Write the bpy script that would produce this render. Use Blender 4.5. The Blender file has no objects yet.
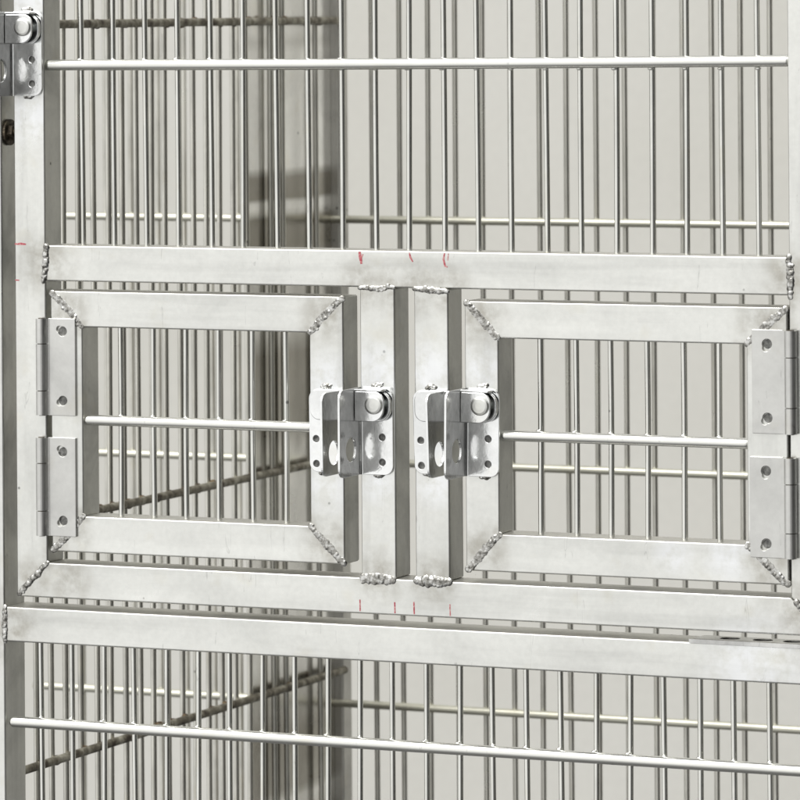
import bpy, bmesh, math, random
from mathutils import Vector, Matrix
random.seed(7)
S = 0.001            # everything below is in millimetres, Z measured from the camera's horizon
Z0 = 1300.0          # height of that horizon above the floor
scene = bpy.context.scene
col = scene.collection

# ------------------------------------------------------------------ materials
def new_mat(name):
    m = bpy.data.materials.new(name); m.use_nodes = True
    nt = m.node_tree; nt.nodes.clear()
    out = nt.nodes.new('ShaderNodeOutputMaterial')
    b = nt.nodes.new('ShaderNodeBsdfPrincipled')
    nt.links.new(b.outputs[0], out.inputs[0])
    return m, nt, b

def N(nt, typ, **kw):
    n = nt.nodes.new(typ)
    for k, v in kw.items():
        if hasattr(n, k): setattr(n, k, v)
        else: n.inputs[k].default_value = v
    return n

def ramp(nt, src, pts):
    r = nt.nodes.new('ShaderNodeValToRGB')
    nt.links.new(src, r.inputs[0])
    e = r.color_ramp.elements
    while len(e) < len(pts): e.new(0.5)
    for el, (p, c) in zip(e, pts):
        el.position = p
        el.color = (c, c, c, 1) if not isinstance(c, tuple) else (*c, 1)
    return r

def noise(nt, vec, scale, detail=4, rough=.55, stretch=None, dist=0):
    if stretch:
        mp = nt.nodes.new('ShaderNodeMapping'); mp.inputs['Scale'].default_value = stretch
        nt.links.new(vec, mp.inputs[0]); vec = mp.outputs[0]
    n = N(nt, 'ShaderNodeTexNoise', Scale=scale, Detail=detail, Roughness=rough, Distortion=dist)
    nt.links.new(vec, n.inputs['Vector'])
    return n.outputs[0]

def mixc(nt, fac, a, b, typ='MIX'):
    n = nt.nodes.new('ShaderNodeMix'); n.data_type = 'RGBA'; n.blend_type = typ
    for s, v in ((n.inputs[0], fac), (n.inputs[6], a), (n.inputs[7], b)):
        if isinstance(v, (int, float)): s.default_value = v if s.type == 'VALUE' else (v, v, v, 1)
        elif isinstance(v, tuple): s.default_value = (*v, 1)
        else: nt.links.new(v, s)
    return n.outputs[2]

def math_(nt, op, a, b=None, clamp=False):
    n = nt.nodes.new('ShaderNodeMath'); n.operation = op; n.use_clamp = clamp
    for s, v in zip(n.inputs, (a, b)):
        if v is None: continue
        if isinstance(v, (int, float)): s.default_value = v
        else: nt.links.new(v, s)
    return n.outputs[0]

def steel(name, base, rough, brush=(1, 1, 1), smudge=.12, bump=.0, tint_points=(), rvar=.1, tarnish=0, shine=(), mill=None, bands=None):
    m, nt, b = new_mat(name)
    geo = nt.nodes.new('ShaderNodeNewGeometry'); P = geo.outputs['Position']
    n1 = noise(nt, P, 16, 5, .6, dist=.6)
    n2 = noise(nt, P, 240, 3, .6, brush)
    r1 = ramp(nt, n1, [(.30, 1 - smudge), (.55, 1.0), (.75, 1 + smudge * .3)])
    c = mixc(nt, 1.0, base, r1.outputs[0], 'MULTIPLY')
    r2 = ramp(nt, n2, [(.3, .95), (.7, 1.02)])
    c = mixc(nt, 1.0, c, r2.outputs[0], 'MULTIPLY')
    # scattered dull spots and faint yellow heat tint
    n3 = noise(nt, P, 34, 3, .5)
    r3 = ramp(nt, n3, [(.60, 0.0), (.72, 1.0)])
    c = mixc(nt, math_(nt, 'MULTIPLY', r3.outputs[0], .30), c, tuple(x * k for x, k in zip(base, (.86, .82, .72))))
    # fine scratches
    n4 = noise(nt, P, 130, 2, .5, (1, 1, .12), dist=1.5)
    r4 = ramp(nt, n4, [(.700, 1.0), (.715, .80), (.73, 1.0)])
    c = mixc(nt, 1.0, c, r4.outputs[0], 'MULTIPLY')
    vo = N(nt, 'ShaderNodeTexVoronoi', Scale=48.0); nt.links.new(P, vo.inputs['Vector'])
    vr = ramp(nt, vo.outputs['Distance'], [(.035, .35), (.07, 1.0)])
    gate = ramp(nt, noise(nt, P, 22, 2, .5), [(.52, 0.0), (.56, 1.0)])
    c = mixc(nt, gate.outputs[0], c, mixc(nt, 1.0, c, vr.outputs[0], 'MULTIPLY'))
    tot = None
    for (x, y, z, rad) in tint_points:
        d = nt.nodes.new('ShaderNodeVectorMath'); d.operation = 'DISTANCE'
        nt.links.new(P, d.inputs[0]); d.inputs[1].default_value = (x * S, y * S, (z + Z0) * S)
        mr = N(nt, 'ShaderNodeMapRange')
        nt.links.new(d.outputs['Value'], mr.inputs[0])
        mr.inputs[1].default_value = rad * S * .25; mr.inputs[2].default_value = rad * S
        mr.inputs[3].default_value = 1; mr.inputs[4].default_value = 0
        tot = mr.outputs[0] if tot is None else math_(nt, 'MAXIMUM', tot, mr.outputs[0])
    if tot is not None:
        nn = noise(nt, P, 75, 4, .6)
        rr = ramp(nt, nn, [(.38, 0.0), (.62, 1.0)])
        fac = math_(nt, 'MULTIPLY', tot, math_(nt, 'ADD', math_(nt, 'MULTIPLY', rr.outputs[0], .62), .16), True)
        c = mixc(nt, fac, c, (.42, .40, .35))
    tot = None
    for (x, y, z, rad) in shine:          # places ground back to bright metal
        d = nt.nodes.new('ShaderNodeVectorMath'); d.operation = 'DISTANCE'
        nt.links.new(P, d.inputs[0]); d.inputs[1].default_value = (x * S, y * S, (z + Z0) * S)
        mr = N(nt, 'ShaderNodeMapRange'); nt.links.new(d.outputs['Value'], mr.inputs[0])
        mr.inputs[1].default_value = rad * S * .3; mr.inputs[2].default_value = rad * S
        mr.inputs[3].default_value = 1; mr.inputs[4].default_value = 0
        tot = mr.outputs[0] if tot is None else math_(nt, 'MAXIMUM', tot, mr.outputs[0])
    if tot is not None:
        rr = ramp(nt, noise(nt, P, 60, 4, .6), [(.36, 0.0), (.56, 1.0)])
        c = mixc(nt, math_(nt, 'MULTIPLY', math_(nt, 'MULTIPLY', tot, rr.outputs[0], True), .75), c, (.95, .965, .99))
    if mill:
        rr = ramp(nt, noise(nt, P, 55, 4, .55, mill), [(.32, .86), (.48, .99), (.56, 1.0), (.70, 1.07)])
        c = mixc(nt, 1.0, c, rr.outputs[0], 'MULTIPLY')
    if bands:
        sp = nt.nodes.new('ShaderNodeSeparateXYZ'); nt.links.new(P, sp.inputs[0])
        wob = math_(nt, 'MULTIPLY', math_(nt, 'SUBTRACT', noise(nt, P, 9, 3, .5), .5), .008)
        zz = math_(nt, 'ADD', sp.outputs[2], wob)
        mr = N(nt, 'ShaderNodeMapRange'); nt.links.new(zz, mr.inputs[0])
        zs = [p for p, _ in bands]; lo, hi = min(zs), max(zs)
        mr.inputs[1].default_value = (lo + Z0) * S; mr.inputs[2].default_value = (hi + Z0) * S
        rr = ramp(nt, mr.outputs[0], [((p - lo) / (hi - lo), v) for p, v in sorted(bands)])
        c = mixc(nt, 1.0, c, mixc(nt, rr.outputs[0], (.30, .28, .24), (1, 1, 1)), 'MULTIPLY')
    nt.links.new(c, b.inputs['Base Color'])
    b.inputs['Metallic'].default_value = 1.0
    rg = ramp(nt, n1, [(.3, rough + rvar), (.7, max(.03, rough - rvar * .5))])
    nt.links.new(rg.outputs[0], b.inputs['Roughness'])
    if bump:
        bp = N(nt, 'ShaderNodeBump', Strength=bump, Distance=.0006)
        bn = math_(nt, 'ADD', noise(nt, P, 45, 3, .5), math_(nt, 'MULTIPLY', n2, .25))
        nt.links.new(bn, bp.inputs['Height'])
        nt.links.new(bp.outputs[0], b.inputs['Normal'])
    return m

WELD_SPOTS = [(-32, 0, -196, 26), (-6, 0, -197, 24), (9, 0, -196, 26), (34, 0, -197, 24), (-19, 0, -398, 24), (22, 0, -398, 24),
              (-58, 0, -216, 26), (-58, 0, -377, 26), (59, 0, -217, 26), (60, 0, -378, 26), (-264, 0, -216, 24), (-264, 0, -377, 24),
              (268, 0, -217, 30), (268, 0, -377, 26), (-292, 0, -411, 22), (-280, 0, -183, 30), (284, 0, -183, 26), (-312, 0, -445, 34),
              (296, 0, -411, 40), (-262, 0, -412, 22)]
SEAMS = [((-276, -203), (-251, -229)), ((-45, -203), (-71, -229)), ((-45, -390), (-71, -364)), ((-276, -390), (-251, -364)),
         ((47, -204), (72, -230)), ((282, -204), (250, -232)), ((47, -390), (72, -364)), ((282, -390), (253, -364)),
         ((-303, -422), (-281, -400)), ((-31, -198), (-8, -198)), ((10, -198), (33, -198)), ((-31, -401), (-8, -401)), ((10, -401), (33, -401)), ((285, -173), (285, -195))]
for (a_, b_) in SEAMS:
    for k_ in (0, .34, .67, 1.0): WELD_SPOTS.append((a_[0] + (b_[0] - a_[0]) * k_, 0, a_[1] + (b_[1] - a_[1]) * k_, 9.5))
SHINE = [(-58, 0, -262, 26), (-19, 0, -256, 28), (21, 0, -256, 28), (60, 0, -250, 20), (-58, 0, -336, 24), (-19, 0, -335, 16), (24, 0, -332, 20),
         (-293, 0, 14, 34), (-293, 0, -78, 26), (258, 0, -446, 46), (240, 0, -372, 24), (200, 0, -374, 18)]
M = {}
M['frame'] = steel('brushed_steel', (.83, .835, .805), .30, smudge=.08, bump=.2, tint_points=WELD_SPOTS, shine=SHINE, mill=(1, 1, .10), rvar=.08)
M['frame_h'] = steel('brushed_steel_across', (.83, .835, .805), .30, smudge=.08, bump=.2, tint_points=WELD_SPOTS, shine=SHINE, mill=(.07, 1, 1), rvar=.08)
M['side'] = steel('shaded_side_steel', (.70, .70, .67), .34, smudge=.28, bump=.15, mill=(1, 1, .04))  # darker copy for tube sides, their shade put into the colour
M['frame_dull'] = steel('dull_steel', (.70, .69, .65), .42, smudge=.12, bump=.2)
M['rod'] = steel('drawn_steel', (.84, .84, .80), .15, (1, 1, .1), smudge=.14, rvar=.06)
M['bar'] = steel('drawn_steel_bar', (.93, .93, .89), .22, (.1, 1, 1), smudge=.06, rvar=.05)
M['rear_rod'] = steel('weathered_steel_rod', (.76, .75, .69), .30, (1, 1, .1), smudge=.25, rvar=.08)
M['rear_bar'] = steel('weathered_steel_bar', (.74, .73, .63), .36, (.1, 1, 1), smudge=.14, rvar=.08)
M['plate'] = steel('polished_steel', (.93, .94, .94), .13, smudge=.14, bump=.5, rvar=.08)
M['flange'] = steel('dim_reflection_steel', (.64, .64, .63), .18, smudge=.5, bump=.6, rvar=.1)  # dark mirrored tones put into the colour of the flange faces
M['hinge'] = steel('hinge_steel', (.70, .70, .68), .32, smudge=.12, bump=.2)
REFLECTION_BANDS = [(230, .95), (-22, 1), (-30, .72), (-38, 1), (-132, 1), (-139, .12), (-158, .08), (-162, .95), (-169, .95), (-173, .12), (-196, .05),
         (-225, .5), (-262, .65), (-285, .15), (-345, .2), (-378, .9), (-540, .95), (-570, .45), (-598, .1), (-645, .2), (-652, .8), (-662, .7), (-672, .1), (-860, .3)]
M['sheet'] = steel('sheet_painted_reflections', (.99, .985, .96), .20, smudge=.06, bump=.05, bands=REFLECTION_BANDS)  # blurred reflections painted into the sheet's colour as height bands


def weld_mat():
    m, nt, b = new_mat('weld_steel')
    P = nt.nodes.new('ShaderNodeNewGeometry').outputs['Position']
    n = noise(nt, P, 300, 3, .6)
    c = ramp(nt, n, [(.32, (.16, .155, .14)), (.48, (.50, .49, .46)), (.62, (.88, .88, .86))])
    geo = nt.nodes.new('ShaderNodeNewGeometry')
    pt = ramp(nt, geo.outputs['Pointiness'], [(.44, .2), (.495, .75), (.54, 1.0)])
    nt.links.new(mixc(nt, 1.0, c.outputs[0], pt.outputs[0], 'MULTIPLY'), b.inputs['Base Color'])
    b.inputs['Metallic'].default_value = 1; b.inputs['Roughness'].default_value = .19
    bp = N(nt, 'ShaderNodeBump', Strength=.4, Distance=.0008)
    nt.links.new(noise(nt, P, 380, 3, .6), bp.inputs['Height']); nt.links.new(bp.outputs[0], b.inputs['Normal'])
    return m
M['weld'] = weld_mat()

def rust_mat(name, c1, c2, c3, metal, sc=160):
    m, nt, b = new_mat(name)
    P = nt.nodes.new('ShaderNodeNewGeometry').outputs['Position']
    c = ramp(nt, noise(nt, P, sc, 5, .65), [(.34, c1), (.5, c2), (.66, c3)])
    nt.links.new(c.outputs[0], b.inputs['Base Color'])
    b.inputs['Metallic'].default_value = metal; b.inputs['Roughness'].default_value = .5
    return m
M['rusty_bar'] = rust_mat('rusty_steel', (.07, .055, .04), (.26, .24, .19), (.56, .54, .46), .85, 75)
M['rust'] = rust_mat('rust_bloom', (.02, .013, .008), (.075, .045, .02), (.26, .17, .07), .1)
M['dark_bolt'] = rust_mat('blackened_bolt', (.02, .018, .014), (.07, .055, .04), (.2, .17, .12), .7)
M['hole'] = rust_mat('hole_shade', (.10, .10, .10), (.20, .20, .19), (.34, .34, .33), .9, 300)  # dark colour standing in for the shade inside holes

def ink_mat():
    m, nt, b = new_mat('red_marker_ink')
    P = nt.nodes.new('ShaderNodeNewGeometry').outputs['Position']
    c = ramp(nt, noise(nt, P, 500, 3, .6), [(.36, (.40, .05, .08)), (.5, (.55, .13, .15)), (.62, (.68, .42, .40))])
    nt.links.new(c.outputs[0], b.inputs['Base Color']); b.inputs['Roughness'].default_value = .6
    return m
M['ink'] = ink_mat()

def wall_mat():
    m, nt, b = new_mat('painted_wall')
    P = nt.nodes.new('ShaderNodeNewGeometry').outputs['Position']
    n = noise(nt, P, 2.2, 4, .5)
    c = ramp(nt, n, [(.3, (.69, .68, .63)), (.7, (.75, .742, .70))])
    n2 = ramp(nt, noise(nt, P, 90, 4, .6), [(.3, .975), (.7, 1.02)])
    nt.links.new(mixc(nt, 1.0, c.outputs[0], n2.outputs[0], 'MULTIPLY'), b.inputs['Base Color'])
    b.inputs['Roughness'].default_value = .8
    bp = N(nt, 'ShaderNodeBump', Strength=.1, Distance=.001)
    nt.links.new(noise(nt, P, 160, 3, .6), bp.inputs['Height']); nt.links.new(bp.outputs[0], b.inputs['Normal'])
    return m
M['wall'] = wall_mat()
m_, nt_, b_ = new_mat('added_wall_dim'); b_.inputs['Base Color'].default_value = (.30, .295, .27, 1); b_.inputs['Roughness'].default_value = .9
M['added_dark_wall'] = m_

# ------------------------------------------------------------------ mesh helpers (mm in, metres out)
def V(x, y, z): return Vector((x * S, y * S, (z + Z0) * S))

def link_mesh(name, bm, mats, parent=None, loc=None, bevel=0, smooth=False, segs=2):
    """bm holds world-space metres; the object's origin is put at loc (mm) or its centre."""
    bm.normal_update()
    if loc is None:
        vs = [v.co for v in bm.verts]
        o_ = Vector([(min(v[i] for v in vs) + max(v[i] for v in vs)) / 2 for i in range(3)])
    else: o_ = V(*loc)
    bmesh.ops.translate(bm, vec=-o_, verts=bm.verts)
    me = bpy.data.meshes.new(name); bm.to_mesh(me); bm.free()
    for m in (mats if isinstance(mats, (list, tuple)) else [mats]): me.materials.append(m)
    for p in me.polygons: p.use_smooth = smooth
    o = bpy.data.objects.new(name, me); col.objects.link(o); o.location = o_
    if bevel:
        md = o.modifiers.new('edge', 'BEVEL'); md.width = bevel * S; md.segments = segs
        md.limit_method = 'ANGLE'; md.angle_limit = math.radians(40); md.harden_normals = True
        for p in me.polygons: p.use_smooth = True
    if parent: adopt(o, parent)
    return o

def wloc(o):
    return o.location + (wloc(o.parent) if o.parent else Vector())
def adopt(o, parent):
    o.parent = parent; o.location = o.location - wloc(parent)

def box(bm, x0, x1, y0, y1, z0, z1):
    vs = [bm.verts.new(V(x, y, z)) for x in (x0, x1) for y in (y0, y1) for z in (z0, z1)]
    for f in ((0, 1, 3, 2), (4, 6, 7, 5), (0, 4, 5, 1), (2, 3, 7, 6), (0, 2, 6, 4), (1, 5, 7, 3)):
        bm.faces.new([vs[i] for i in f])
    bmesh.ops.recalc_face_normals(bm, faces=bm.faces)

def prism(bm, pts, y0, y1):
    """pts: polygon in the XZ plane, extruded from y0 to y1"""
    a = [bm.verts.new(V(x, y0, z)) for x, z in pts]; b = [bm.verts.new(V(x, y1, z)) for x, z in pts]
    bm.faces.new(a); bm.faces.new(b[::-1])
    for i in range(len(pts)):
        j = (i + 1) % len(pts); bm.faces.new([a[i], b[i], b[j], a[j]])
    bmesh.ops.recalc_face_normals(bm, faces=bm.faces)

def rod(bm, p0, p1, r, seg=16, wob=0, cap_round=True, mat=0, div=1):
    a, b = V(*p0), V(*p1); d = (b - a).normalized()
    up = Vector((0, 0, 1)) if abs(d.z) < .9 else Vector((0, 1, 0))
    u = d.cross(up).normalized(); w = d.cross(u)
    rings = []
    L = (b - a).length
    prof = [(0, r * .75)] + [(min(L * .02, .4 * r * S), r)] if cap_round else [(0, r)]
    hold = min(.9 * r * S, L * .2)      # extra ring keeps the long run's shading straight
    st = [(t, rr) for t, rr in prof] + [(hold, r)] + [(L * k / div, r) for k in range(1, div)] + [(L - hold, r)] + [(L - t, rr) for t, rr in prof[::-1]]
    ph = random.random() * 6
    for t, rr in st:
        off = (u * math.sin(t / L * 5 + ph) + w * math.cos(t / L * 4 + ph)) * wob * S
        rings.append([bm.verts.new(a + d * t + off + (u * math.cos(k * 2 * math.pi / seg) + w * math.sin(k * 2 * math.pi / seg)) * rr * S) for k in range(seg)])
    fs = []
    for r0, r1 in zip(rings, rings[1:]):
        for k in range(seg):
            fs.append(bm.faces.new([r0[k], r0[(k + 1) % seg], r1[(k + 1) % seg], r1[k]]))
    fs.append(bm.faces.new(rings[0][::-1])); fs.append(bm.faces.new(rings[-1]))
    for f in fs: f.material_index = mat; f.smooth = True
    bmesh.ops.recalc_face_normals(bm, faces=fs)

def blob(bm, c, rx, ry, rz, mat=0, rot=0, seg=10):
    m = Matrix.Translation(V(*c)) @ Matrix.Rotation(rot, 4, 'Y') @ Matrix.Diagonal((rx * S, ry * S, rz * S, 1))
    r = bmesh.ops.create_uvsphere(bm, u_segments=seg, v_segments=seg - 2, radius=1, matrix=m)
    for v in r['verts']:
        for f in v.link_faces: f.material_index = mat; f.smooth = True

def circle(cx, cy, r, n=28, sx=1, sy=1): return [(cx + r * sx * math.cos(2 * math.pi * k / n), cy + r * sy * math.sin(2 * math.pi * k / n)) for k in range(n)]
def rrect(x0, x1, z0, z1, rad, n=7):
    """rad: one value or (bl, br, tr, tl)"""
    if not isinstance(rad, tuple): rad = (rad,) * 4
    out = []
    for (cx, cz, a0, r) in ((x0 + rad[0], z0 + rad[0], 180, rad[0]), (x1 - rad[1], z0 + rad[1], 270, rad[1]),
                            (x1 - rad[2], z1 - rad[2], 0, rad[2]), (x0 + rad[3], z1 - rad[3], 90, rad[3])):
        if r < .01: out.append((cx, cz)); continue
        for k in range(n + 1):
            a = math.radians(a0 + 90 * k / n); out.append((cx + r * math.cos(a), cz + r * math.sin(a)))
    return out

def plate(bm, outline, holes, thick, place, bev=.35):
    """flat sheet with real holes; outline in (p, q) mm, place(p, q, t) -> world mm"""
    cu = bpy.data.curves.new('outline', 'CURVE'); cu.dimensions = '2D'; cu.fill_mode = 'BOTH'
    cu.extrude = thick / 2 - bev; cu.bevel_depth = bev; cu.bevel_resolution = 1; cu.offset = -bev
    for pts in [outline] + holes:
        sp = cu.splines.new('POLY'); sp.points.add(len(pts) - 1); sp.use_cyclic_u = True
        for i, (a, b) in enumerate(pts): sp.points[i].co = (a, b, 0, 1)
    ob = bpy.data.objects.new('outline', cu); col.objects.link(ob)
    dg = bpy.context.evaluated_depsgraph_get(); dg.update()
    me = bpy.data.meshes.new_from_object(ob.evaluated_get(dg))
    for v in me.vertices:
        p, q, t = v.co; v.co = V(*place(p, q, t))
    tmp = bmesh.new(); tmp.from_mesh(me)
    bmesh.ops.remove_doubles(tmp, verts=tmp.verts[:], dist=1e-6)
    bmesh.ops.recalc_face_normals(tmp, faces=tmp.faces)
    tmp.to_mesh(me); tmp.free()
    bm.from_mesh(me)
    bpy.data.objects.remove(ob); bpy.data.curves.remove(cu); bpy.data.meshes.remove(me)

# ------------------------------------------------------------------ the thing and its parts
cage = bpy.data.objects.new('steel_cage', None); col.objects.link(cage)
cage.location = V(-15, 0, -1300)
cage.empty_display_size = .1
cage['label'] = 'welded stainless steel cage with two small latched doors in front of a pale wall'
cage['category'] = 'cage'

TOP, BOT = 230, -860      # how far the bars run above and below what the photo shows

def copies(src, parent, xs_or_locs, axis='x'):
    """src sits at the first place; copies share its mesh"""
    outp = [src]
    base = src.location.copy(); i0 = 'xyz'.index(axis)
    first = xs_or_locs[0]
    for v in xs_or_locs[1:]:
        c = src.copy(); col.objects.link(c); c.parent = parent
        c.location = base.copy(); c.location[i0] = base[i0] + (v - first) * S
        outp.append(c)
    return outp

def jitter(objs, a=.0012):
    for o in objs:
        o.rotation_euler = (random.uniform(-a, a), random.uniform(-a, a), random.uniform(0, 6))

def rods_between(xs, y, z0, z1, r, mat, parent, name='bar', div=1):
    bm = bmesh.new(); rod(bm, (xs[0], y, z0), (xs[0], y, z1), r, 16, div=7, wob=min(.45, abs(z1 - z0) * .0012))
    o = link_mesh(name, bm, mat, parent, smooth=True)
    xs = [xs[0]] + [x + random.uniform(-.55, .55) for x in xs[1:]]
    cs = copies(o, parent, xs)
    jitter(cs, .0010)
    return cs

def two_tone(bm, front=0):
    """front faces are brushed, side and top faces have shade put into their colour"""
    bm.normal_update()
    for f in bm.faces:
        if abs(f.normal.y) < .5: f.material_index = 3 if f.normal.z > .5 else 1
    return [M['frame'], M['side'], M['frame_h'], M['frame_dull']]
# --- fixed frame
def frame_box(name, x0, x1, y0, y1, z0, z1, mat, parent=cage, bev=1.4):
    bm = bmesh.new(); box(bm, x0, x1, y0, y1, z0, z1)
    return link_mesh(name, bm, two_tone(bm) if mat == 'two' else ([M['frame_h']] + two_tone(bm)[1:] if mat == 'twoh' else mat), parent, bevel=bev, segs=3)

frame_box('upright_post', -341, -315.6, 0, 31, BOT, TOP, 'two')
frame_box('upright_post', 310, 336, 0, 31, BOT, TOP, 'two')
frame_box('cross_rail', -315.6, 310, .3, 31.5, -457.0, -431.8, 'twoh')
LD = -329    # the plane of the left-hand divider
frame_box('rear_post', -336, -325.5, 604, 622, BOT, TOP, M['frame_dull'])
frame_box('rear_post', 318, 336, 604, 622, BOT, TOP, M['frame_dull'])

# lower front bars and the bar in front of them
low_x = [-291.2 + 25.25 * k for k in range(23)]
rods_between(low_x, 10.2, BOT, -455, 2.0, M['rod'], cage)
def crossbar(x0, x1, y, z, r, mat, parent, nubs=(), bend=0, name='crossbar'):
    bm = bmesh.new()
    n = 24
    ks = [0, .08] + list(range(1, n)) + [n - .08, n]
    pts = [(x0 + (x1 - x0) * k / n, y, z + bend * (k / n) ** 2) for k in ks]
    if bend:
        seg = 20; rings = []
        for (x, yy, zz) in pts:
            rings.append([bm.verts.new(V(x, yy + r * math.cos(a), zz + r * math.sin(a))) for a in [2 * math.pi * k / seg for k in range(seg)]])
        for a, b in zip(rings, rings[1:]):
            for k in range(seg): bm.faces.new([a[k], a[(k + 1) % seg], b[(k + 1) % seg], b[k]]).smooth = True
        bm.faces.new(rings[0][::-1]); bm.faces.new(rings[-1])
    else: rod(bm, (x0, y, z), (x1, y, z), r, 20)
    for x in nubs:      # little weld nubs where the upright rods touch it
        blob(bm, (x + random.uniform(-.8, .8), y + 2.3, z + r * .80), 2.2, 1.6, 1.4 + random.random() * .8)
        blob(bm, (x + random.uniform(-.8, .8), y + 2.6, z - r * .75), 2.2, 1.4, 1.3)
    return link_mesh(name, bm, mat, parent, smooth=True)
crossbar(-313.5, 308, 5.2, -515.2, 4.0, M['bar'], cage, low_x)

# --- rear panel
rear_x = [-575.0 + 25.2 * k for k in range(10)]
rear_x = [x for x in rear_x if x < -345] + [-298.2 + 25.2 * k for k in range(25)]
rods_between(rear_x, 610.6, BOT, TOP, 2.25, M['rear_rod'], cage, 'rear_bar')
for z in (30, -179.4, -382.2, -585.2, -790):
    crossbar(-620, 330, 605, z, 3.3, M['rear_bar'], cage, name='rear_crossbar')

# --- left-hand divider: rods one behind the other, rusty crossbars, sheet with painted reflections at the back
div_y = [47.5 + 24.0 * k for k in range(17)] + [478, 501, 566]
bm = bmesh.new(); rod(bm, (LD, div_y[0], BOT), (LD, div_y[0], TOP), 2.3, 14, div=8, wob=.6)
d0 = link_mesh('divider_bar', bm, M['rear_rod'], cage, smooth=True)
jitter(copies(d0, cage, div_y, 'y'), .0009)
for z in (-12.5, -379, -557, -760):
    bm = bmesh.new(); rod(bm, (LD + 4.8, 26, z), (LD + 4.8, 606, z), 3.2, 16)
    for y in div_y:
        if random.random() < .8:
            blob(bm, (LD + 3.2, y + random.uniform(-2, 2), z + random.uniform(-.8, .8)), 3.4, random.uniform(3.0, 5.2), random.uniform(3.3, 4.1), 1)
    link_mesh('divider_crossbar', bm, [M['rusty_bar'], M['rust']], cage, smooth=True)
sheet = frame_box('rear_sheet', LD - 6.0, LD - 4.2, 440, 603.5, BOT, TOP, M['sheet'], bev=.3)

# --- weld beads
def weld(parent, p0, p1, w=8.4, h=1.05, y=0, seed=0, step=2.5):
    rnd = random.Random(seed * 31 + 5)
    bm = bmesh.new()
    L = math.hypot(p1[0] - p0[0], p1[1] - p0[1]); n = max(3, int(L / step)); ang = math.atan2(p1[1] - p0[1], p1[0] - p0[0])
    ca, sa = math.cos(ang), math.sin(ang)
    drift = rnd.uniform(-.5, .5)
    for i in range(n + 1):
        t = i / n; env = .72 + .28 * math.sin(math.pi * min(1, max(0, t)))
        ww = w / 2 * env * rnd.uniform(.80, 1.12)
        off = drift * math.sin(t * 6 + seed) + rnd.uniform(-.35, .35)
        x = p0[0] + (p1[0] - p0[0]) * t - sa * off; z = p0[1] + (p1[1] - p0[1]) * t + ca * off
        hh = h * rnd.uniform(.55, 1.0)
        blob(bm, (x, y + .15, z), step * rnd.uniform(.7, 1.25), hh, ww * rnd.uniform(.75, 1.1), rot=-ang + rnd.uniform(-.6, .6), seg=14)
        blob(bm, (x, y + .25, z), step * 1.2, .75, w * .52 * env, rot=-ang, seg=12)
        if rnd.random() < .5:      # a small lump of extra filler
            q = rnd.uniform(-.3, .3) * w
            blob(bm, (x - sa * q, y - hh * .35, z + ca * q), rnd.uniform(1.0, 1.7), rnd.uniform(.4, .7), rnd.uniform(.9, 1.5), seg=12)
    for k in range(5):              # spatter stuck beside the seam
        t = rnd.random(); q = rnd.choice((-1, 1)) * rnd.uniform(.55, 1.1) * w
        if rnd.random() < .6 and 4 < L: blob(bm, (p0[0] + (p1[0] - p0[0]) * t - sa * q, y, p0[1] + (p1[1] - p0[1]) * t + ca * q), .35, .3, .35, seg=8)
    o = link_mesh('weld_bead', bm, M['weld'], parent, smooth=True)
    o.location.y += .00025      # sunk a little, so the seam sits low
    rm = o.modifiers.new('fuse', 'REMESH'); rm.mode = 'VOXEL'; rm.voxel_size = .00030; rm.use_smooth_shade = True
    sm = o.modifiers.new('soften', 'SMOOTH'); sm.factor = .5; sm.iterations = 6
    return o

def marker(parent, pts, w, y):
    """a short ink stroke drawn on the steel"""
    bm = bmesh.new(); prev = None
    n = len(pts)
    for i, (x, z) in enumerate(pts):
        a = pts[max(0, i - 1)]; b = pts[min(n - 1, i + 1)]
        d = Vector((b[0] - a[0], b[1] - a[1])).normalized(); k = w * .8 * (1 if 0 < i < n - 1 else .6)
        l = bm.verts.new(V(x - d.y * k, y, z + d.x * k)); r = bm.verts.new(V(x + d.y * k, y, z - d.x * k))
        if prev: bm.faces.new([prev[0], l, r, prev[1]])
        prev = (l, r)
    return link_mesh('marker_stroke', bm, M['ink'], parent)

# --- the big door (one welded frame of square tube)
T = 25.3
bm = bmesh.new()
zb0, zb1 = -424.0, -398.6
xl0, xl1 = -305.2, -280.2
xr0, xr1 = 283.6, 308.8
dY = 25.2
prism(bm, [(xl0, TOP), (xl0, zb0 + .2), (xl1, zb1), (xl1, TOP)], 0, dY)
prism(bm, [(xr1, TOP), (xr1, zb0 + .2), (xr0, zb1), (xr0, TOP)], 0, dY)
nf = len(bm.faces)
prism(bm, [(xl0 + .4, zb0), (xl1 + .4, zb1), (xr0 - .4, zb1), (xr1 - .4, zb0)], 0, dY)
box(bm, xl1 + .2, xr0 - .2, .35, dY, -196.4, -170.6)
bm.faces.ensure_lookup_table()
for f in bm.faces[nf:]: f.material_index = 2
box(bm, -32.4, -5.9, .2, dY, zb1 + .1, -196.6)
box(bm, 8.8, 34.6, .3, dY, zb1 + .1, -196.6)
door = link_mesh('large_door', bm, two_tone(bm), cage, bevel=1.3, segs=3)
door['label'] = 'large upper door of square tube holding the two small doors'
up_x = [-255.1 + 25.72 * k for k in range(21)]
rods_between(up_x, 10.2, -173, TOP, 2.0, M['rod'], door)
crossbar(-279.5, 283.3, 5.2, -41.4, 3.9, M['bar'], door, up_x, bend=2.2)
crossbar(-279.5, 283.3, 5.2, 190, 3.7, M['bar'], door, up_x)
weld(door, (-279.6, -172), (-281.5, -196), 6, 1.7, seed=1)
weld(door, (284, -171), (285, -197), 6.5, 1.7, seed=2)
weld(door, (-303, -421.5), (-281, -399.5), 6, 1.7, seed=3)
weld(door, (288, -402), (306, -422), 6.5, 1.7, seed=4)
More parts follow.
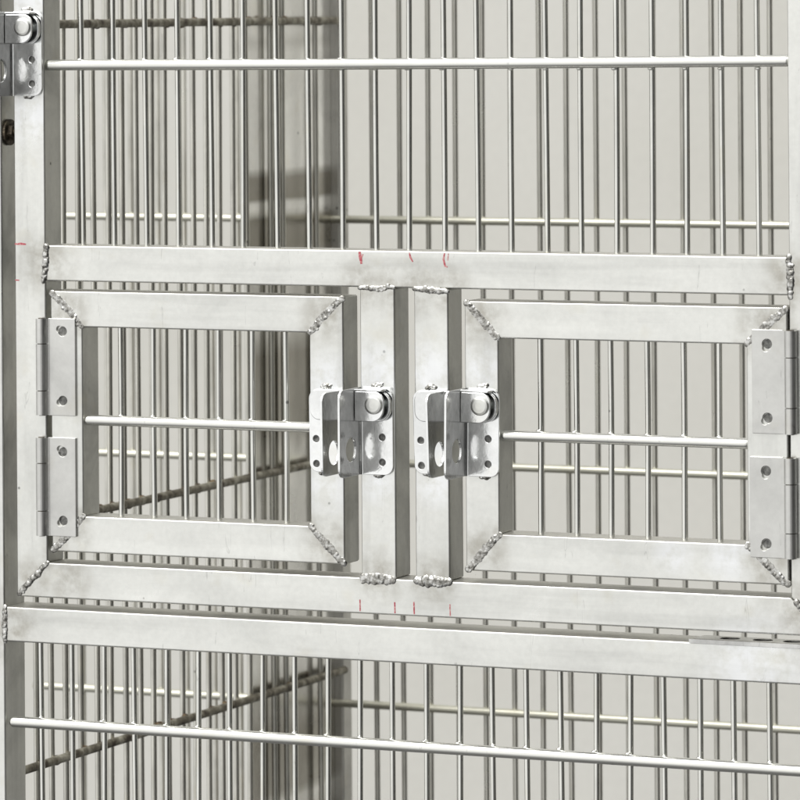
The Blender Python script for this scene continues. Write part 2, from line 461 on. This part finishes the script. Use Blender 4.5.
weld(door, (-31.5, -197), (-8, -196.5), 4.6, 1.2, seed=5)
weld(door, (10, -197), (33, -198), 5.2, 1.4, seed=6)
weld(door, (-31.5, -399.5), (-8.5, -399.5), 9.5, 1.7, seed=7)
weld(door, (9.5, -399.5), (34, -399.5), 9.0, 1.6, seed=8)
mk = [([(-305.0, -170.2), (-300, -170.0), (-295.9, -170.3)], 1.1, -.12), ([(-304.9, -196.1), (-301.6, -196.3)], .9, -.12),
      ([(-32.4, -171.6), (-31.8, -175), (-30.9, -180.2)], 1.6, .2), ([(-31.2, -176.5), (-29.6, -173.5)], .8, .18),
      ([(5.6, -171.8), (6.4, -175), (8.2, -178.2)], .9, .2),
      ([(32.3, -171.8), (31.4, -176), (32.6, -180.6), (34.4, -181.4)], .9, .2), ([(35.2, -172), (34.6, -177)], .6, .2),
      ([(-33.7, -414.2), (-33.6, -422.3)], 1.0, -.12), ([(-7.2, -414.8), (-7.0, -422.5)], 1.1, -.12),
      ([(7.4, -414.0), (7.6, -422.6)], 1.1, -.12), ([(34.6, -414.4), (34.8, -422.6)], .9, -.12)]
for pts, w, y in mk: marker(door, pts, w, y)

# --- hinges
def hinge(parent, side, zt, zb, xin, xout, xk, hole_z, flip):
    """leaf on the front of the small door's stile, knuckle over the gap"""
    bm = bmesh.new()
    x0, x1 = sorted((xin, xout))
    holes = []
    for k, hz in enumerate(hole_z):
        hx = (x0 + x1) / 2 + .3 - side * .4
        # drilled twice, so each hole is a teardrop
        ang0 = math.radians(flip[k]); cx2, cz2, r1, r2 = 2.9 * math.cos(ang0), 2.9 * math.sin(ang0), 3.45, 2.35
        a = []
        for q in range(44):
            t = 2 * math.pi * q / 44; dx, dz = math.cos(t), math.sin(t)
            bq = dx * cx2 + dz * cz2; disc = bq * bq - (cx2 * cx2 + cz2 * cz2 - r2 * r2)
            rr = max(r1, bq + math.sqrt(disc)) if disc > 0 else r1
            a.append((hx + rr * dx, hz + rr * dz))
        holes.append(a)
    plate(bm, rrect(x0, x1, zb, zt, .5), holes, 1.8, lambda p, q, t: (p, -1.0 + t, q))
    # neck that runs from the leaf to the knuckle
    nx0, nx1 = (xk + 1.0, x0 + 1) if xk < x0 else (x1 - 1, xk - 1.0)
    box(bm, nx0, nx1, -2.2, -.6, zb + .3, zt - .3)
    o = link_mesh('hinge', bm, M['hinge'], parent, bevel=0, smooth=False)
    L = zt - zb
    cuts = [0, .262, .745, 1]
    bm = bmesh.new()
    for a, b in zip(cuts, cuts[1:]):
        rod(bm, (xk, -3.2, zt - a * L - .3), (xk, -3.2, zt - b * L + .3), 4.2, 24, cap_round=False)
    rod(bm, (xk, -3.2, zt + .15), (xk, -3.2, zb - .15), 3.0, 16, mat=1)
    # the other leaf, folded into the gap between door and frame
    gx = xk + (1.4 if side < 0 else -1.4)
    box(bm, gx - .9, gx + .9, -2, 21, zb + L * .27, zb + L * .73)
    k = link_mesh('hinge_knuckle', bm, [M['hinge'], M['dark_bolt']], parent)
    return o

def small_door(x0, x1, z0, z1, ix0, ix1, iz0, iz1, rods, side, label, barz):
    bm = bmesh.new(); g = .25
    prism(bm, [(x0, z1), (x0, z0), (ix0, iz0), (ix0, iz1)], 0, dY)
    prism(bm, [(x1, z1), (x1, z0), (ix1, iz0), (ix1, iz1)], 0, dY)
    nf = len(bm.faces)
    prism(bm, [(x0 + g, z1), (ix0 + g, iz1), (ix1 - g, iz1), (x1 - g, z1)], .12, dY)
    prism(bm, [(x0 + g, z0), (ix0 + g, iz0), (ix1 - g, iz0), (x1 - g, z0)], .12, dY)
    bm.faces.ensure_lookup_table()
    for f in bm.faces[nf:]: f.material_index = 2
    d = link_mesh('small_door', bm, two_tone(bm), cage, bevel=1.2, segs=3)
    d['label'] = label
    rods_between(rods, 10.2, iz0 - 2, iz1 + 2, 2.0, M['rod'], d)
    crossbar(ix0 - .5, ix1 + .5, 5.2, barz, 3.75, M['bar'], d, rods)
    for (a, b, c, e) in (((x0, z1), (ix0, iz1), 2.5, 1.5), ((x1, z1), (ix1, iz1), 2.2, 1.0), ((x1, z0), (ix1, iz0), 1.5, .8), ((x0, z0), (ix0, iz0), 2, 1)):
        vx, vz = b[0] - a[0], b[1] - a[1]; L = math.hypot(vx, vz); vx /= L; vz /= L
        weld(d, (a[0] + vx * c, a[1] + vz * c), (b[0] - vx * e, b[1] - vz * e), 7.4, .95, seed=int(abs(a[0] * 3 + a[1])))
    return d
dl = small_door(-276.3, -45.2, -390.4, -203.2, -250.7, -71.3, -364.2, -229.0, [-225.0 + 26.12 * k for k in range(6)], -1,
                'left small door hinged on its left side', -295.7)
dr = small_door(47.0, 282.3, -390.6, -204.3, 72.2, 253.0, -364.4, -229.8, [99.3 + 26.22 * k for k in range(6)], 1,
                'right small door hinged on its right side', -297.0)
hinge(dl, -1, -222.9, -292.7, -277.4, -255.6, -282.0, (-232.2, -282.0), (150, 205))
hinge(dl, -1, -308.3, -379.2, -277.9, -255.9, -282.6, (-318.6, -368.0), (140, 215))
hinge(dr, 1, -219.4, -289.3, 257.6, 279.6, 285.6, (-229.2, -278.8), (250, 228))
hinge(dr, 1, -304.8, -372.6, 255.6, 279.0, 284.8, (-314.4, -363.2), (262, 232))
# dark disc in each screw hole, its shade put into the colour
for d, pts in ((dl, ((-266.5, -232.2), (-266.5, -282.0), (-266.6, -318.6), (-266.6, -368.0))), (dr, ((268.6, -229.2), (268.6, -278.8), (267.3, -314.4), (267.3, -363.2)))):
    for (x, z) in pts:
        bm = bmesh.new()
        rod(bm, (x, -.25, z), (x, .4, z), 3.25, 20)
        link_mesh('screw_hole_shade', bm, M['hole'], d)

# --- latches: two angle brackets with padlock holes, swinging arm, rivet
def bracket(parent, xb, ztop, zbot, right, side_w, depth=35.5):
    """angle bracket: a plate on the tube and a flange standing out towards the viewer at x = xb"""
    bm = bmesh.new(); th = 1.9; R = 2.6
    if right: x0, x1, rad = xb + R, xb + side_w, (0, 6.5, 7.5, 0)
    else: x0, x1, rad = xb - side_w, xb - R, (6.5, 0, 0, 6.5)
    zc = (ztop + zbot) / 2
    hz = (ztop - 34.7, ztop - 52.1)
    hx = xb + (17.1 if right else -20.3)
    plate(bm, rrect(x0, x1, zbot, ztop, rad), [circle(hx, z, 2.45, 20) for z in hz], th, lambda p, q, t: (p, -1.05 + t, q))
    for z in hz: rod(bm, (hx, -.12, z), (hx, .5, z), 2.6, 20, mat=1)  # dark disc painted as the hole's shade
    nfl = len(bm.faces)
    # flange: local p = distance towards the viewer
    xc = xb
    plate(bm, rrect(R, depth, zbot, ztop, (0, 6.5, 6.5, 0)), [circle(17.2, ztop - 42.5, 8.4, 36)], th, lambda p, q, t: (xc + t, -p - 1.05, q))
    # bend between the two
    n = 8; sgn = 1 if right else -1
    ro, ri = R + th / 2, R - th / 2
    rings = []
    for k in range(n + 1):
        a = math.pi / 2 * k / n
        cx, cy = xb + sgn * R, -1.05 - R
        rings.append([bm.verts.new(V(cx - sgn * r * math.sin(a), cy + r * math.cos(a), z)) for r, z in ((ro, zbot + .05), (ro, ztop - .05), (ri, ztop - .05), (ri, zbot + .05))])
    fs = []
    for a, b in zip(rings, rings[1:]):
        for k in range(4):
            f = bm.faces.new([a[k], a[(k + 1) % 4], b[(k + 1) % 4], b[k]]); f.smooth = True; fs.append(f)
    bmesh.ops.recalc_face_normals(bm, faces=fs)
    bm.faces.ensure_lookup_table()
    for f in bm.faces[nfl:]:
        if abs(f.normal.x) > .9: f.material_index = 2
    o = link_mesh('latch_bracket', bm, [M['plate'], M['hole'], M['flange']], parent)
    return o

def latch(xA, xB, zp, pa, pb, skew=0):
    """xA: flange on the left tube, xB: flange on the right tube, zp: rivet height"""
    zt, zb = zp + 11.3, zp - 49.7
    ba = bracket(pa, xA, zt - 2.5, zb + .6, False, 25.5)
    bb = bracket(pb, xB, zt, zb, True, 25.4)
    ba.rotation_euler.y = math.radians(-.5 - skew); bb.rotation_euler.y = math.radians(skew * .8)
    # swinging arm behind the cover, its rounded tip shows left of the first flange
    bm = bmesh.new()
    plate(bm, rrect(xA - 22.5, xB + 25.8, zp - 12.2, zp + 9.4, (7, 9.5, 9.5, 7), 10), [], 3.6, lambda p, q, t: (p, -5.6 + t, q), .6)
    ar = link_mesh('latch_arm', bm, M['plate'], pb); ar.rotation_euler.y = math.radians(-skew)
    # cover plate held off the bracket, with a folded top
    bm = bmesh.new()
    plate(bm, rrect(xB + 1.2, xB + 23.2, zp - 11.8, zp + 9.2, (.6, 9.0, 6.5, .6), 10), [circle(xB + 16, zp, 3, 20)], 1.8, lambda p, q, t: (p, -12.2 + t, q), .5)
    plate(bm, rrect(xB - .8, xB + 22, 1.6, 13.0, (1, 5, 1, 1)), [], 1.6, lambda p, q, t: (p, -q, zp + 9.9 + t), .4)
    cv = link_mesh('latch_cover', bm, M['plate'], pb); cv.rotation_euler.y = math.radians(1.6 * skew - .4)
    bm = bmesh.new()
    rod(bm, (xB + 16, -1, zp), (xB + 16, -14.5, zp), 3.2, 20)
    cyl = [(6.45, -13.0), (6.6, -13.4), (6.5, -14.4), (6.0, -15.0), (4.8, -15.35), (2.5, -15.5)]
    seg = 32; rings = [[bm.verts.new(V(xB + 16 + r * math.cos(2 * math.pi * k / seg), y, zp + r * math.sin(2 * math.pi * k / seg))) for k in range(seg)] for r, y in cyl]
    for a, b in zip(rings, rings[1:]):
        for k in range(seg): bm.faces.new([a[k], a[(k + 1) % seg], b[(k + 1) % seg], b[k]]).smooth = True
    bm.faces.new(rings[0]); bm.faces.new(rings[-1]).smooth = True
    bmesh.ops.recalc_face_normals(bm, faces=bm.faces)
    link_mesh('rivet', bm, M['frame'], pb)
    # tack welds that hold the brackets
    for (x, z, p) in ((xA - 13, zt - .5, pa), (xA - 15, zb + .2, pa), (xB + 13, zt + .8, pb), (xB + 14, zb - .3, pb)):
        weld(p, (x - 2.6, z), (x + 2.6, z + .5), 4.6, 2.4, seed=int(abs(x * 7 + z)), step=2.2)
latch(-45.4, -32.2, -277.0, dl, door)
latch(34.4, 47.8, -275.6, door, dr, .9)
latch(-318.0, -306.3, -13.9, cage, door)

# --- flat latch strip resting on the lower rail at the right
bm = bmesh.new()
plate(bm, rrect(213, 300, 0.5, 21, (.5, .5, 4, 4)), [circle(x, 11, 5.6, 22, sx=1.25) for x in (236, 259.5, 281)], 1.9, lambda p, q, t: (p, q, -430.6 + t))
box(bm, 211, 300, -1.6, .4, -432.4, -429.7)
rod(bm, (236, 11, -431.5), (236, 11, -431.2), 6.4, 20, mat=1); rod(bm, (259.5, 11, -431.5), (259.5, 11, -431.2), 6.4, 20, mat=1); rod(bm, (281, 11, -431.5), (281, 11, -431.2), 6.4, 20, mat=1)  # dark discs under the slots stand in for their shade
link_mesh('latch_strip', bm, [M['flange'], M['dark_bolt']], cage, loc=None)  # dark_bolt here only colours the discs that stand in for slot shade
weld(cage, (-315.6, -433), (-315.8, -456), 5.5, 1.5, seed=21)

# --- blackened bolt on the inner side of the left post
bm = bmesh.new()
for r, xx in ((9.5, (-315.4, -313.6)), (3.4, (-313.6, -308.5))):
    rod(bm, (xx[0], 11, -90), (xx[1], 11, -90), r, 24)
pts6 = [(11 + 6.2 * math.cos(a), -90 + 6.2 * math.sin(a)) for a in [math.radians(60 * k + 12) for k in range(6)]]
a = [bm.verts.new(V(-313.5, y, z)) for y, z in pts6]; b = [bm.verts.new(V(-310.0, y, z)) for y, z in pts6]
bm.faces.new(a); bm.faces.new(b[::-1])
for i in range(6): bm.faces.new([a[i], b[i], b[(i + 1) % 6], a[(i + 1) % 6]])
bmesh.ops.recalc_face_normals(bm, faces=bm.faces)
link_mesh('bolt', bm, M['dark_bolt'], cage)

# ------------------------------------------------------------------ background wall
bm = bmesh.new()
box(bm, -5200, 720, 2200, 2260, -1300, 1600)
wall = link_mesh('wall', bm, M['wall'])
bm = bmesh.new(); box(bm, 722, 4200, 3400, 3460, -1300, 1600)  # unseen; added past the wall's cut-short end so tube sides mirror dark
far = link_mesh('added_dark_wall', bm, M['added_dark_wall']); far['kind'] = 'structure'; far['label'] = 'unseen dim grey wall, added to be mirrored dark in the tube sides'
wall['kind'] = 'structure'; wall['label'] = 'plain warm grey wall behind the cage'

# ------------------------------------------------------------------ camera
th, rho = math.radians(24), math.radians(.4)
dist = 3.29
fw = Vector((-math.sin(th), math.cos(th), 0)); r0 = Vector((math.cos(th), math.sin(th), 0)); upz = Vector((0, 0, 1))
rv = r0 * math.cos(rho) - upz * math.sin(rho); uv = upz * math.cos(rho) + r0 * math.sin(rho)
cam = bpy.data.cameras.new('camera'); co = bpy.data.objects.new('camera', cam); col.objects.link(co)
mw = Matrix((rv, uv, -fw)).transposed().to_4x4(); mw.translation = Vector((dist * math.sin(th), -dist * math.cos(th), Z0 * S))
co.matrix_world = mw
cam.sensor_width = 36; cam.lens = 4740 / 800 * 36; cam.shift_y = -395 / 800; cam.shift_x = 0
cam.clip_start = .05; cam.clip_end = 100
cam.dof.use_dof = True; cam.dof.focus_distance = dist + .01; cam.dof.aperture_fstop = 20
scene.camera = co

# ------------------------------------------------------------------ light: a bright, soft workshop
w = bpy.data.worlds.new('World'); scene.world = w; w.use_nodes = True
nt = w.node_tree; nt.nodes.clear()
out = nt.nodes.new('ShaderNodeOutputWorld'); bg = nt.nodes.new('ShaderNodeBackground'); nt.links.new(bg.outputs[0], out.inputs[0])
tc = nt.nodes.new('ShaderNodeTexCoord')
def lobe(direction, lo, hi):
    d = nt.nodes.new('ShaderNodeVectorMath'); d.operation = 'DOT_PRODUCT'
    v = Vector(direction).normalized(); d.inputs[1].default_value = v
    nt.links.new(tc.outputs['Generated'], d.inputs[0])
    mr = nt.nodes.new('ShaderNodeMapRange'); mr.interpolation_type = 'SMOOTHSTEP'
    nt.links.new(d.outputs['Value'], mr.inputs[0]); mr.inputs[1].default_value = lo; mr.inputs[2].default_value = hi
    return mr.outputs[0]
base = .27
tot = math_(nt, 'ADD', math_(nt, 'MULTIPLY', lobe((-.55, -.80, .12), .35, .92), .74), base)
tot = math_(nt, 'ADD', tot, math_(nt, 'MULTIPLY', lobe((0, -.25, 1), .35, .9), .75))
tot = math_(nt, 'MULTIPLY', tot, math_(nt, 'SUBTRACT', 1.0, math_(nt, 'MULTIPLY', lobe((.97, -.25, 0), .62, .95), .70)))
tot = math_(nt, 'MULTIPLY', tot, math_(nt, 'SUBTRACT', 1.0, math_(nt, 'MULTIPLY', lobe((0, 0, -1), .08, .6), .45)))
tot = math_(nt, 'MULTIPLY', tot, math_(nt, 'SUBTRACT', 1.0, math_(nt, 'MULTIPLY', lobe((1, .18, 0), .72, .95), .88)))
n = noise(nt, tc.outputs['Generated'], 3.2, 3, .5)
tot = math_(nt, 'MULTIPLY', tot, math_(nt, 'ADD', math_(nt, 'MULTIPLY', n, .5), .75))
cmb = mixc(nt, 1.0, (1.0, .995, .975), tot, 'MULTIPLY')
nt.links.new(cmb, bg.inputs[0]); bg.inputs[1].default_value = 1.0

def area(name, loc, target, size, sy, power, color=(1, .99, .97)):
    l = bpy.data.lights.new(name, 'AREA'); l.shape = 'RECTANGLE'; l.size = size; l.size_y = sy; l.energy = power; l.color = color
    o = bpy.data.objects.new(name, l); col.objects.link(o); o.location = loc
    o.rotation_euler = (Vector(target) - Vector(loc)).to_track_quat('-Z', 'Y').to_euler()
area('ceiling_lamp', (-1.0, -1.6, 3.4), (0, .2, 1.0), 2.6, 1.6, 60)

scene.view_settings.view_transform = 'Standard'; scene.view_settings.look = 'None'; scene.view_settings.exposure = 0
scene.render.engine = 'CYCLES'
scene.cycles.max_bounces = 8; scene.cycles.glossy_bounces = 5
scene.cycles.use_denoising = True
